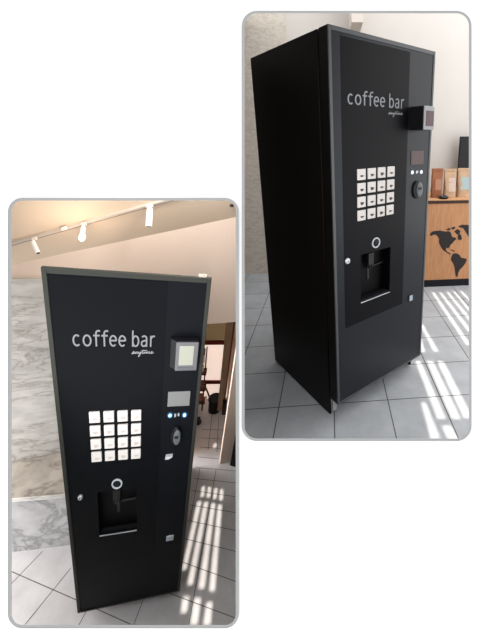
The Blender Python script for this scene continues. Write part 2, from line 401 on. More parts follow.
    for i in range(4):
        for j in range(4):
            u = j / 3; v = i / 3
            c = (q[0] * (1 - u) + q[1] * u) * (1 - v) + (q[2] * (1 - u) + q[3] * u) * v
            bt = obj('button', MB().box(c.x - bw / 2, c.x + bw / 2, -.006, 0, c.z - bh / 2, c.z + bh / 2), M_button, r, bevel=.0015)
            k = (i * 4 + j) % 3; s = bw * .2; hh = s * (.7 + .25 * k) * bh / bw; zz = c.z - bh * .14
            ic = MB().prism([(c.x - s, -.0068, zz + hh * .6), (c.x + s, -.0068, zz + hh * .6), (c.x + s * .55, -.0068, zz - hh * .6), (c.x - s * .55, -.0068, zz - hh * .6)], (0, .001, 0))
            ic.prism([(c.x + s * .9, -.0068, zz + hh * .4), (c.x + s * 1.45, -.0068, zz + hh * .3), (c.x + s * 1.4, -.0068, zz - hh * .2), (c.x + s * .75, -.0068, zz - hh * .25), (c.x + s * .8, -.0068, zz - hh * .0), (c.x + s * 1.15, -.0068, zz + hh * .1)], (0, .001, 0))
            obj('cup_pictogram', ic, feat['icon'], bt)
    # ring light
    c = P(F['ring']); rr = feat['ringr']; sx = feat['ringsx']
    rg = MB(); n = 36
    for k in range(n):
        a0, a1 = 2 * math.pi * k / n, 2 * math.pi * (k + 1) / n
        g = lambda a, rad, y: (c.x + math.cos(a) * rad * sx, y, c.z + math.sin(a) * rad)
        ri = rr * .76
        rg.add([g(a0, ri, -.004), g(a1, ri, -.004), g(a1, rr, -.004), g(a0, rr, -.004), g(a0, ri, 0), g(a1, ri, 0), g(a1, rr, 0), g(a0, rr, 0)],
               [(0, 1, 2, 3), (0, 4, 5, 1), (3, 2, 6, 7)])
    obj('ring_light', rg, M_ring, r)
    obj('ring_sensor', MB().lathe((c.x, 0, c.z), (0, -1, 0), [(rr * .5, 0), (rr * .48, .002), (rr * .2, .003)], 24, sx=sx), M_black, r)
    # door lock
    c = P(F['lock']); rl = feat['lockr']
    lk = obj('lock', MB().lathe((c.x, 0, c.z), (0, -1, 0), [(rl, 0), (rl, .006), (rl * .8, .009), (rl * .3, .0095)], 20, sx=sx), M_chrome, r, smooth=False)
    obj('keyhole', MB().box(c.x - rl * .08, c.x + rl * .08, -.0105, -.009, c.z - rl * .35, c.z + rl * .35), M_black, lk)
    # card reader: dark wedge housing, grey bezel, screen
    hx0, hx1, bx1, rz0, rz1, pd = feat['reader']
    hb = MB()
    A = [(hx0, 0, rz0), (hx0 + .004, -pd * .55, rz0), (hx1, -pd, rz0), (bx1, -pd * feat['rp'], rz0), (bx1 - .002, 0, rz0)]
    B = [(p[0], p[1], rz1) for p in A]
    hb.hexa(A, B); rd = obj('card_reader', hb, M_black, r, bevel=.003)
    ex = Vector((bx1 - hx1, -pd * (feat['rp'] - 1), 0)); nrm = Vector((ex.y, -ex.x, 0)).normalized(); zz = Vector((0, 0, rz1 - rz0)); o = Vector((hx1, -pd, rz0))
    def patch(u0, u1, v0, v1, d0, d1):
        return MB().prism([o + ex * u0 + zz * v0 + nrm * d0, o + ex * u1 + zz * v0 + nrm * d0, o + ex * u1 + zz * v1 + nrm * d0, o + ex * u0 + zz * v1 + nrm * d0], nrm * (d1 - d0))
    obj('reader_bezel', patch(.0, 1, 0.0, 1.0, 0.0005, .006), feat['bezel'], rd, bevel=.003)
    obj('reader_screen', patch(*feat['scr'], .006, .0075), feat['screen'], rd)
    if feat.get('scr2'): obj('reader_keys', patch(*feat['scr2'], .006, .0072), M_knob, rd)
    # display
    a = P(F['dTL']); b = P(F['dBR'])
    ds = obj('display', MB().box(a.x, b.x, -.003, 0, b.z, a.z), feat['disp'], r, bevel=.001)
    # touch icons
    for k, (px, rad) in enumerate(feat['icons']):
        c = P(px)
        if k != 1:
            t = obj('touch_symbol', MB().lathe((c.x, 0, c.z), (0, -1, 0), [(rad, 0), (rad, .0015), (rad * .9, .002)], 20, sx=sx), feat['touch'], r)
            if feat.get('glow'): obj('touch_halo', MB().lathe((c.x, .0, c.z), (0, -1, 0), [(rad * 1.8, 0), (rad * 1.8, .0006)], 24, sx=sx), feat['glow'], t)
        else:
            obj('touch_symbol', MB().box(c.x - rad * .7, c.x - rad * .25, -.002, 0, c.z - rad * .7, c.z + rad * .7).box(c.x + rad * .2, c.x + rad * .65, -.002, 0, c.z - rad * .4, c.z + rad * .8), M_chrome, r)
    # coin mechanism: oval plate, dished rotor, slot
    c = P(F['knob']); ka, kb = feat['knob']
    kp = obj('coin_mechanism', MB().lathe((c.x - ka * .15, 0, c.z), (0, -1, 0), [(kb, 0), (kb, .008), (kb * .92, .012)], 32, sx=ka / kb), M_black, r)
    obj('coin_plate', MB().lathe((c.x + ka * .15, -.012, c.z), (0, -1, 0), [(kb * .86, 0), (kb * .84, .004), (kb * .6, .007)], 32, sx=ka / kb * .85), M_knob, kp)
    obj('coin_slot', MB().box(c.x - ka * .3, c.x + ka * .4, -.0205, -.018, c.z + kb * .0, c.z + kb * .28), M_black, kp)
    if 'lever' in feat:
        c = P(feat['lever']); lw, lh = feat['leversz']
        lv = obj('coin_lever', MB().prism([(c.x - lw, 0, c.z - lh), (c.x + lw * .5, 0, c.z - lh), (c.x + lw * .9, 0, c.z - lh * .2), (c.x + lw * 1.7, 0, c.z + lh * .6), (c.x + lw * 1.7, 0, c.z + lh), (c.x - lw, 0, c.z + lh)], (0, -.014, 0)), M_silver, r, bevel=.001)
    # coin return
    c = P(F['slot']); sw, sh = feat['slotsz']
    cr = obj('coin_return', MB().box(c.x - sw, c.x + sw, -.004, 0, c.z - sh, c.z + sh), feat['slotm'][0], r, bevel=.001)
    obj('return_flap', MB().box(c.x + feat['flap'][0] * sw, c.x + feat['flap'][1] * sw, -.010, -.004, c.z + sh * feat['flap'][2], c.z + sh * feat['flap'][3]), feat['slotm'][1], cr, bevel=.001)
    if 'cap' in feat:
        x0, x1 = feat['cap']
        hc = obj('hinge_cap', MB().box(x0, x1, -.001, .012, H, H + .006).box(x0 + .012, x1 - .006, .0, .010, H + .006, H + .009), mk('cap_pale', (150, 140, 128), .5, .3), r, bevel=.002)
    return r

F1 = dict(bTL=(95, 416.3), bTR=(136.5, 414.5), bBL=(97, 455.8), bBR=(136.2, 452.8), ring=(117.2, 483.3), nTL=(97.7, 492), nTR=(137.2, 488), nBR=(137, 530), nBL=(99.2, 535),
          lock=(80.8, 496.2), knob=(177, 434), dTL=(168.3, 391.5), dBR=(189.4, 405), slot=(170, 537.5))
F2 = dict(bTL=(360.9, 174.5), bTR=(390.5, 171.5), bBL=(361.1, 215.3), bBR=(389.5, 209.6), ring=(375.8, 242.6), nTL=(360.3, 255), nTR=(390.3, 246.9), nBR=(389.8, 291.5), nBL=(361, 302.2),
          lock=(347.1, 261), knob=(417, 189.5), dTL=(411, 151), dBR=(423, 164), slot=(411.5, 297))
W1, W2 = .41963, .69156
def fx_(m, px): return on(m, px, (0, 1, 0), 0)
p = fx_(1, (71.9, 345.8)); p2 = fx_(1, (131.8, 329.8)); p3 = fx_(1, (131.8, 345.8))
tz1 = (p2.z - p3.z) / 16.0
k1 = W1 / 160      # photo-pixel to machine metres across
fr1 = lambda px: on(1, px, (0, 1, 0), -.022)
b0 = fr1((176.6, 341.5)); b1 = fr1((196.6, 369.5)); b2 = fx_(1, (170.0, 355))
machine(1, W1, .38, .05, G1, F1,
        (M_black, mk('m1_side', (52, 50, 46), .5, .3), mk('m1_frame', (38, 39, 35), .45, .15), mk('m1_glass', (13, 15, 19), .42, .04), mk('m1_film', (8, 10, 13), .42, .04), M_black),
        'dark blue-black coffee vending machine facing front beside marble bench and lit ceiling spotlight', 'vending machine',
        dict(H=1.821, textm=mk('lettering_front', (112, 113, 116), .6, .1), inset=.004, inset_r=.022, slope=.61, door_taper=.003, fw=.0115, fh=.018, film=(.013, .30, .36, 1.798), tL=(73.2, 345.8), tR=(154.8, 345.8), tz=tz1, bw=.0300, bh=.050, icon=M_icon1,
             ringr=.0285, ringsx=.60, lockr=.0125, reader=(b2.x - .002, b0.x, b1.x, b1.z, b0.z, .022), rp=.95, bezel=M_bezel, scr=(.16, .80, .22, .90), scr2=(.14, .86, .05, .14),
             screen=mk('screen_pale', (140, 141, 130), .4, .2, emit=(205, 205, 190), estr=.05), disp=mk('display_grey', (108, 109, 108), .4, .2),
             icons=[((170.1, 415.3), .0085), ((177, 415), .012), ((184.6, 414.9), .0085)], touch=mk('touch_blue', (205, 228, 240), .4, .2, emit=(190, 225, 245), estr=.35),
             glow=mk('halo_blue', (26, 76, 108), .5, .1, emit=(20, 90, 140), estr=.3), knob=(.0165, .046), lever=(168.6, 455), leversz=(.009, .0065), slotsz=(.0145, .017), slotm=(mk('slot_silver', (176, 188, 196), .4, .4), M_silver),
             flap=(-.3, .5, .2, 1.6), cap=(.382, .405)))
b0 = fx_(2, (421.6, 106)); b1 = fx_(2, (432.6, 129.5)); b2 = fx_(2, (411, 118))
tz2 = tz1
machine(2, W2, .745, .078, G2, F2,
        (M_black, mk('m2_side', (9, 7, 6), .45, .15), mk('m2_frame', (66, 68, 70), .35, .3), mk('m2_glass', (24, 27, 32), .32, .2), mk('m2_film', (12, 12, 15), .38, .08), M_black),
        'black coffee vending machine seen at an angle with its left side showing, beside wooden counter', 'vending machine',
        dict(H=1.83, textm=M_text, inset=.0, fw=.014, fh=.018, film=(fx_(2, (344.8, 300)).x, fx_(2, (405.5, 200)).x, (fx_(2, (344.7, 331)).z + fx_(2, (402, 301.6)).z) / 2, 1.80), tL=(347.4, 104.2), tR=(403.3, 108.3), tz=tz2, bw=.052, bh=.052, icon=M_icon,
             ringr=.0285, ringsx=1.0, lockr=.015, reader=(.508, .512, .600, 1.433, 1.548, .085), rp=.95, bezel=M_bezel2, scr=(.20, .92, .16, .80), 
             screen=mk('screen_dark_red', (62, 24, 32), .3, .3), disp=mk('display_brown', (78, 64, 62), .4, .2),
             icons=[((412.3, 172.4), .0105), ((416.9, 172.2), .011), ((421.2, 172), .0105)], touch=mk('touch_white', (225, 228, 240), .4, .2, emit=(225, 228, 245), estr=.25),
             knob=(.036, .050), slotsz=(.028, .022), slotm=(mk('slot_dark', (10, 10, 12), .4, .3), mk('slot_blue', (150, 165, 178), .3, .4)), flap=(-.95, .0, -.8, .75)))

# ================================================================ room 1
wa = Vector((-.43, .485, 0)); wb = Vector((.60, .668, 0)); wd = (wb - wa).normalized(); wn = Vector((-wd.y, wd.x, 0)); wdn = wn.dot(wa)
onw = lambda px, d=0.0: on(1, px, wn, wdn - d)
ws = lambda P: (P - wa).dot(wd)
def wbox(s0, s1, z0, z1, d0, d1, mb=None, mi=0):
    """box on the back wall: s along, d out from the wall into the room"""
    mb = mb or MB()
    c = []
    for z in (z0, z1):
        for s, d in ((s0, d1), (s1, d1), (s1, d0), (s0, d0)):
            q = wa + wd * s - wn * d; c.append((q.x, q.y, z))
    return mb.add(c, [(0, 3, 2, 1), (4, 5, 6, 7), (0, 1, 5, 4), (1, 2, 6, 5), (2, 3, 7, 6), (3, 0, 4, 7)], mi)
f1 = -G1
# floor with its joints
fl = MB().add([(-1.6, -1.2, f1), (2.2, -1.2, f1), (2.2, 2.2, f1), (-1.6, 2.2, f1)], [(0, 1, 2, 3)])
LINES = [((11.3, 583.8), (42.5, 551.3)), ((25, 624.5), (71.3, 567.5)), ((78.8, 625), (87, 610)), ((133.8, 624.5), (143, 600)), ((188.8, 625), (210, 505)), ((210, 505), (216, 470)), ((190, 520), (200, 468)),
         ((8, 570), (75, 599.3)), ((75, 599.3), (130, 624)), ((165, 591.6), (238, 619)), ((175, 559.4), (238, 582.3)), ((182, 538), (238, 552)),
         ((188, 520.5), (238, 531)), ((190, 505), (238, 513)), ((192, 490.5), (238, 497)), ((194, 478.5), (238, 483)), ((196, 467.5), (236, 471)), ((198, 457), (220, 459)), ((200, 447), (222, 448.6)), ((201, 438), (224, 439)), ((202, 429.5), (224, 430)), ((208, 450), (212, 415)), ((217, 452), (218.5, 418))]
for a, b in LINES:
    A_, B_ = onf(1, a, .0006), onf(1, b, .0006); d = (B_ - A_).normalized(); nn = Vector((-d.y, d.x, 0)) * .0016
    fl.add([A_ - nn, B_ - nn, B_ + nn, A_ + nn], [(0, 1, 2, 3)], 1)
struct(obj('floor_left', fl, [M_floor1, M_grout1], room=1, clip=CL1, fixn=False))
# back wall : full, header and pier around the opening
sL = ws(onw((196, 400))); sR = ws(onw((220, 463))); zH = (onw((208, 324)).z + onw((235, 322)).z) / 2
wl = MB(); wbox(-1.2, sL, f1, 3.0, -.03, 0, wl); wbox(sL, sR, zH, 3.0, -.03, 0, wl); wbox(sR, 2.2, f1, 3.0, -.03, 0, wl)
struct(obj('wall_back', wl, M_wall1, room=1, clip=CL1))
# marble cladding on the lower left part of the wall
zM = (onw((12, 277.5)).z + onw((42, 279)).z) / 2
zE = on(1, (12, 491.5), (0, 1, 0), .335).z
mc = MB(); wbox(-.9, .50, zE + .001, zM, 0, .006, mc); tag(obj('marble_cladding', mc, M_marb1, room=1, clip=CL1), 'grey veined marble slab cladding on wall left of front-facing machine', 'wall panel')
# marble bench
bh0 = on(1, (12, 498), (0, 1, 0), .32).z
be = empty('marble_bench', (-.6, .4, f1), 1, 'low marble bench with pale front edge against marble wall', 'bench')
c0 = onf(1, (12, 553)); c1 = onf(1, (70, 546)); bd = (c1 - c0).normalized()
q0 = c0 - bd * .8; q1 = c0 + bd * .37
def wally(x): return wa.y + (x - wa.x) * wd.y / wd.x - .008
mb = MB().hexa([(q0.x, q0.y + .004, f1), (q1.x, q1.y + .004, f1), (q1.x, wally(q1.x), f1), (q0.x, wally(q0.x), f1)], [(q0.x, q0.y + .004, bh0), (q1.x, q1.y + .004, bh0), (q1.x, wally(q1.x), bh0), (q0.x, wally(q0.x), bh0)])
obj('bench_front', mb, marble('marble_front', (200, 200, 201), (152, 152, 154), 4.0, .5, amount=.8, st=(1, 1, 1)), be)
mb = MB().hexa([(q0.x, q0.y - .012, bh0), (q1.x, q1.y - .012, bh0), (q1.x, wally(q1.x), bh0), (q0.x, wally(q0.x), bh0)], [(q0.x, q0.y - .012, zE), (q1.x, q1.y - .012, zE), (q1.x, wally(q1.x), zE), (q0.x, wally(q0.x), zE)])
obj('bench_top', mb, M_marb1b, be)
obj('bench_edge', MB().hexa([(q0.x, q0.y - .016, bh0), (q1.x, q1.y - .016, bh0), (q1.x, q1.y - .012, bh0), (q0.x, q0.y - .012, bh0)], [(q0.x, q0.y - .016, zE), (q1.x, q1.y - .016, zE), (q1.x, q1.y - .012, zE), (q0.x, q0.y - .012, zE)]), M_marbe, be)
# sloping ceiling
pa = onw((10, 265)); pb = onw((236, 217)); camP = A1.transposed() @ (-t1)
pc = camP + Vector((0, 0, 1.5))
cn = (pb - pa).cross(pc - pa).normalized(); cd = cn.dot(pa)
if cn.z > 0: pass
e1 = (pb - pa).normalized(); e2 = cn.cross(e1)
if (pc - pa).dot(e2) < 0: e2 = -e2
cup = cn if cn.z > 0 else -cn
ceilq = [pa - e1 * .7, pb + e1 * 1.8, pb + e1 * 1.8 + e2 * 2.2, pa - e1 * 1.5 + e2 * 2.2]
struct(obj('ceiling_left', MB().prism(ceilq, cup * .03), M_ceil1, room=1, clip=CL1))
onc = lambda px, d=0.0: on(1, px, cup, cup.dot(pa) - d)
# lighting track
tA = onc((10, 243)); tB = onc((162, 200.8)); td = (tB - tA).normalized(); tn = cup.cross(td).normalized()
if (A1 @ tn).y > 0: tn = -tn          # towards the top of the picture
tr = empty('lighting_track', (tA + tB) / 2, 1, 'long pale ceiling lighting track carrying three spotlights', 'lighting track')
s0 = tA - td * .5; s1 = tB + td * .5
wT = .011
def clipd(o, planes):
    return o
mb = MB().prism([s0 + tn * wT, s1 + tn * wT, s1 - tn * wT * .2, s0 - tn * wT * .2], -cup * .010); obj('track_rail', mb, M_whitem, tr, clip=CL1, room=1)
mb = MB().prism([s0 - tn * wT * .2, s1 - tn * wT * .2, s1 - tn * wT * .45, s0 - tn * wT * .45], -cup * .010); obj('track_groove', mb, M_darkline, tr, clip=CL1, room=1)
mb = MB().prism([onc((61, 227.5), .011), onc((67, 225.6), .011), onc((67.4, 228.5), .011), onc((61.5, 230), .011)], -cup * .004); obj('power_feed', mb, M_white, tr)
def spot(mount, p0, p1, wpx, lit, label):
    Pm = onc(mount, .012); Z = depth(1, Pm)
    a = at(1, p0, Z - .01); b = at(1, p1, Z - .02); rr = wpx / FPX * Z / 2
    r = empty('track_spotlight', Pm, 1, label, 'spotlight', 'spotlights on the ceiling track')
    d = (b - a).normalized(); L = (b - a).length
    obj('mount', MB().prism([Pm + td * rr + tn * rr * .6, Pm - td * rr + tn * rr * .6, Pm - td * rr - tn * rr * .6, Pm + td * rr - tn * rr * .6], -cup * .01).cyl(Pm, a, rr * .3, n=10), M_white, r)
    h = obj('lamp_head', MB().lathe(a, d, [(rr * .75, -.002), (rr, .004), (rr, L), (rr * .85, L)], 24), M_white, r, smooth=False)
    if lit:
        obj('bulb', MB().lathe(a + d * L, d, [(rr * 1.0, -.004), (rr * 1.25, .006), (rr * 1.15, .014), (rr * .5, .02)], 20), M_bulb, h, smooth=True)
    else:
        obj('lens', MB().lathe(a + d * L, d, [(rr * .8, 0), (rr * .75, .001)], 20), M_darkline, h)
    return b
spot((34.5, 237.5), (32.8, 241.5), (38.2, 253), 3.6, False, 'small tilted white track spotlight, unlit, left of the glowing one')
bl = spot((84, 223), (83.4, 226.5), (82.3, 235.5), 4.0, True, 'track spotlight glowing with warm light above the machine')
spot((149.5, 205), (149.8, 208.5), (148.8, 226.5), 5.6, False, 'white cylinder track spotlight pointing straight down, unlit, right of the glowing one')
# small smoke detector near the window corner
pd_ = onc((231.5, 205)); tag(obj('ceiling_sensor', MB().lathe(pd_, -cup, [(.009, 0), (.008, .006), (.004, .009)], 16), M_darkline, room=1), 'tiny dark sensor dot on the sloping ceiling', 'sensor')
# far room seen through the opening
YF = 1.22
onF = lambda px: on(1, px, (0, 1, 0), YF)
M_far = mk('far_paint', (226, 200, 184), .9, .05)
struct(obj('wall_far', MB().add([(.0, YF, f1), (1.6, YF, f1), (1.6, YF, 2.2), (.0, YF, 2.2)], [(0, 1, 2, 3)]), M_far, room=1, clip=CL1, fixn=False))
def onplane_quad(pts, y, th):
    return MB().prism([on(1, p, (0, 1, 0), y) for p in pts], (0, th, 0))
struct(obj('trim_3', onplane_quad([(196, 312), (236, 312), (236, 341.5), (196, 341.5)], YF - .012, .01), mk('olive_lintel', (205, 190, 150), .8, .1), room=1, clip=CL1))
zc = on(1, (215, 309), (0, 1, 0), YF).z; zn = onw((215, 312)).z; xl = on(1, (188, 405), (0, 1, 0), 1.1).x
struct(obj('ceiling_far', MB().prism([(xl, .74, zn), (xl, YF, zc), (xl, YF, zc + .03), (xl, .74, zn + .03)], (1.2, 0, 0)), M_far, room=1, clip=CL1))
struct(obj('wall_far_side', MB().prism([(xl, .74, f1), (xl, YF, f1), (xl, YF, zc), (xl, .74, zn)], (-.02, 0, 0)), M_far, room=1, clip=CL1))
wn_ = empty('far_window', onF((217, 405)), 1, 'bright window with dark red bars in the far room through the opening', 'window')
M_red = mk('dark_red_frame', (104, 24, 18), .5, .2)
obj('pane', onplane_quad([(198, 345), (231, 345), (226, 405), (196, 405)], YF - .006, .004), mk('bright_pane', (245, 225, 210), .3, .2, emit=(255, 232, 218), estr=.72), wn_)
for q in ([(198, 341.0), (232, 341.0), (231.6, 344.7), (198, 345.0)], [(198, 381.3), (227.5, 381.3), (227.3, 384), (198, 384.2)]):
    obj('window_bar', onplane_quad(q, YF - .02, .012), M_red, wn_)
tag(obj('black_bin', MB().lathe(onf(1, (214.0, 410.5)), (0, 0, 1), [(.036, 0), (.044, .01), (.047, .12), (.052, .122), (.052, .135), (.046, .140)], 24), mk('bin_black', (8, 10, 10), .5, .2), room=1), 'black lidded bin standing in front of the far window', 'bin')
# post
pq = [(226.3, 320), (233.8, 320), (223.2, 411), (217.2, 411)]
ps = obj('wooden_post', onplane_quad(pq, .98, .03), wood('post_wood', (108, 90, 72), (134, 114, 92)), room=1, clip=CL1); tag(ps, 'upright brown wooden post beside the far window', 'post')
obj('post_edge', onplane_quad([(233.6, 322), (235.2, 322), (224.8, 405), (223.4, 405)], 0.975, .02), mk('post_edge_red', (84, 34, 26), .5, .2), ps)
tag(obj('black_box', onplane_quad([(222.6, 404), (226.6, 404), (225.8, 415), (221.6, 415)], .92, .04), M_black, room=1, clip=CL1), 'small black box at the foot of the wooden post', 'box')
tag(obj('black_side_panel', MB().prism([on(1, p, (0, 1, 0), .63) for p in ((237.5, 425), (240, 425), (240, 468), (230.0, 465.5))], (0, .012, 0)), M_black, room=1, clip=CL1), 'black floor-standing panel at the right side of the white pier', 'panel')
# display rack with packets along the machine
rk = empty('display_rack', onf(1, (203, 412)), 1, 'narrow brown rack of packets just behind the machine, left of the far window', 'rack')
M_rw = mk('rack_brown', (84, 52, 38), .6, .2)
yR = 1.1
obj('upright', onplane_quad([(206.4, 348), (207.6, 348), (202.5, 412), (200.9, 412)], yR, .015), M_rw, rk)
obj('brace', onplane_quad([(203.4, 384), (204.8, 384), (210.3, 397.5), (208.8, 398)], yR - .045, .008), M_rw, rk)
for k, y in enumerate((374, 390, 403)):
    obj('shelf', onplane_quad([(196, y), (206.4 - k * .8, y), (206.2 - k * .8, y + 1.5), (196, y + 1.5)], yR, .06), M_rw, rk)
pk = [((204.2, 353), 2.4, 6, (120, 62, 50), 'red-brown packet, topmost on the rack'), ((203.8, 361), 2.2, 5, (236, 226, 214), 'white packet, upper of two on the rack behind the machine'), ((202.6, 369), 2.6, 5, (226, 214, 200), 'off-white packet just above the top shelf of the rack'),
      ((201.5, 385), 5, 5.5, (110, 70, 52), 'brown packet on the middle shelf of the rack'), ((201, 398), 6, 5, (140, 88, 66), 'tan-brown packet on the bottom shelf of the rack'), ((206, 400), 2.0, 4, (222, 205, 190), 'small pale packet at the rack end by the bin')]
for (x, y), w_, h_, c, lb in pk:
    o = obj('packet', onplane_quad([(x - w_ / 2, y - h_ / 2), (x + w_ / 2, y - h_ / 2), (x + w_ / 2 - .4, y + h_ / 2), (x - w_ / 2 - .2, y + h_ / 2)], yR - .03, .022), mk('packet_colour', c, .6, .2), room=1, bevel=.001); tag(o, lb, 'packet', 'packets on the narrow rack')
P_ = onf(1, (198.3, 424))
tag(obj('dark_jug', MB().lathe(P_, (0, 0, 1), [(.012, 0), (.019, .012), (.021, .028), (.012, .045), (.008, .06), (.011, .066)], 18), mk('jug_dark', (34, 26, 26), .5, .3), room=1), 'small dark jug on the corridor floor by the machine edge', 'jug')

# ================================================================ room 2
th = math.radians(-35.5)
du = Vector((math.cos(th), math.sin(th), 0)); dv = Vector((-math.sin(th), math.cos(th), 0))
ROOM['r2'] = Matrix.Translation(UPZ) @ Matrix.Rotation(th, 4, 'Z')     # u,v frame, machine heights
R2i = Matrix.Rotation(-th, 4, 'Z')
def uv(px, v=None, z=None, u=None):
    if v is not None: P = on(2, px, dv, v)
    elif u is not None: P = on(2, px, du, u)
    else: P = on(2, px, (0, 0, 1), -G2 if z is None else z)
    return R2i @ P
VW = 2.36
gu = [uv(p).x for p in ((335, 440), (334, 405), (383.5, 380), (397, 438), (421, 350), (458.8, 437), (428, 300), (469, 358))]
gv = [uv(p).y for p in ((355, 403), (470, 395), (245, 373.5), (276, 371), (245, 410), (312, 406))]
ou = sum(gu[i] - S2 * k for i, k in zip(range(8), (0, 0, 1, 1, 2, 2, 3, 3))) / 8
ov = (gv[0] + gv[1] + gv[4] + gv[5] + gv[2] - S2 + gv[3] - S2) / 6
M_floor2 = tiles('floor_tile_right', (166, 169, 173), (66, 64, 62), S2, -(ou % S2), -(ov % S2))
fb = MB().add([(-3.2, -2.5, -G2), (4, -2.5, -G2), (4, VW, -G2), (-3.2, VW, -G2)], [(0, 1, 2, 3)])
struct(obj('floor_right', fb, M_floor2, room='r2', clip=CL2, org=(0, 0, -G2), fixn=False))
uS = uv((286, 30), v=VW).x
struct(obj('wall_right_back', MB().add([(-2.5, VW, -G2), (4, VW, -G2), (4, VW, 3.3), (-2.5, VW, 3.3)], [(0, 1, 2, 3)]), M_wall2, room='r2', clip=CL2, fixn=False))
tag(obj('stone_cladding', MB().box(-2.5, uS, VW - .01, VW, -G2, 3.25), M_marb2, room='r2', clip=CL2), 'beige stone-look cladding on the wall left of the angled machine', 'wall panel')
# ceiling block at the top
vb = 2.0
a = uv((351.5, 22), v=vb); b = uv((363, 22), v=vb)
tag(obj('ceiling_block', MB().box(a.x, b.x, vb, VW - .001, a.z, a.z + .6), mk('block_paint', (196, 186, 178), .8, .05), room='r2'), 'short square beam end hanging high on the wall above the angled machine', 'beam')
# counter
VC = 1.775
cz = uv((428, 203.8), v=VC).z; cz1 = uv((428, 200.8), v=VC).z; kz = uv((445, 279.4), v=VC).z
u0 = uv((424, 250), v=VC).x - .35; u1 = u0 + 2.4
ct = empty('wooden_counter', ((u0 + u1) / 2, (VC + VW) / 2, -G2), 'r2', 'light wood counter with dark world map and black plinth beside the angled machine', 'counter')
M_wood = wood('oak_front', (160, 113, 76), (179, 130, 91)); M_woodt = wood('oak_top', (176, 130, 92), (192, 146, 108))
obj('cabinet', MB().box(u0, u1, VC, VW - .02, kz, cz), M_wood, ct)
obj('plinth', MB().box(u0, u1, VC + .01, VW - .02, -G2, kz), mk('plinth_black', (22, 24, 30), .6, .15), ct)
obj('edge_strip', MB().box(u0 - .003, u1 + .003, VC - .006, VW - .015, cz, cz1), mk('edge_brown', (60, 42, 36), .6, .15), ct)
obj('worktop', MB().box(u0 - .004, u1 + .004, VC - .008, VW - .012, cz1, cz1 + .012), M_woodt, ct)
TOPZ = cz1 + .012
def mpx(x, y): return (400 + x / 6, 200 + y / 6)
maps = [[(178, 210), (190, 190), (215, 185), (240, 183), (275, 190), (290, 185), (305, 195), (310, 215), (318, 225), (330, 222), (338, 235), (325, 245), (312, 262), (300, 270), (297, 282), (288, 290), (278, 285), (275, 300), (285, 310), (298, 318), (306, 325), (298, 326), (282, 315), (262, 303), (250, 290), (240, 270), (233, 255), (235, 235), (228, 220), (215, 208), (200, 208), (188, 215)],
        [(350, 156), (375, 148), (413, 150), (470, 146), (480, 165), (455, 190), (425, 225), (413, 222), (402, 205), (390, 185), (378, 168), (356, 164)],
        [(325, 188), (345, 174), (363, 185), (356, 200), (368, 215), (372, 235), (355, 242), (345, 228), (350, 210), (338, 202)],
        [(275, 178), (290, 168), (305, 172), (298, 182)], [(305, 168), (325, 160), (335, 166), (318, 178)], [(300, 295), (318, 300), (330, 306), (322, 309), (304, 300)],
        [(310, 335), (318, 322), (340, 320), (358, 330), (365, 345), (398, 352), (400, 362), (388, 385), (375, 402), (360, 415), (350, 435), (345, 460), (335, 458), (332, 435), (328, 405), (320, 380), (305, 360)],
        [(520, 250), (560, 225), (620, 230), (650, 270), (640, 330), (610, 400), (590, 410), (575, 350), (530, 310)], [(530, 200), (560, 160), (620, 150), (700, 140), (760, 170), (740, 220), (650, 225), (560, 215)]]
wm = MB()
for pl in maps:
    pts = [uv(mpx(*p), v=VC) for p in pl]
    wm.prism([(p.x, VC - .003, p.z) for p in pts], (0, .003, 0))
obj('world_map', wm, mk('map_slate', (48, 44, 44), .7, .1), ct)
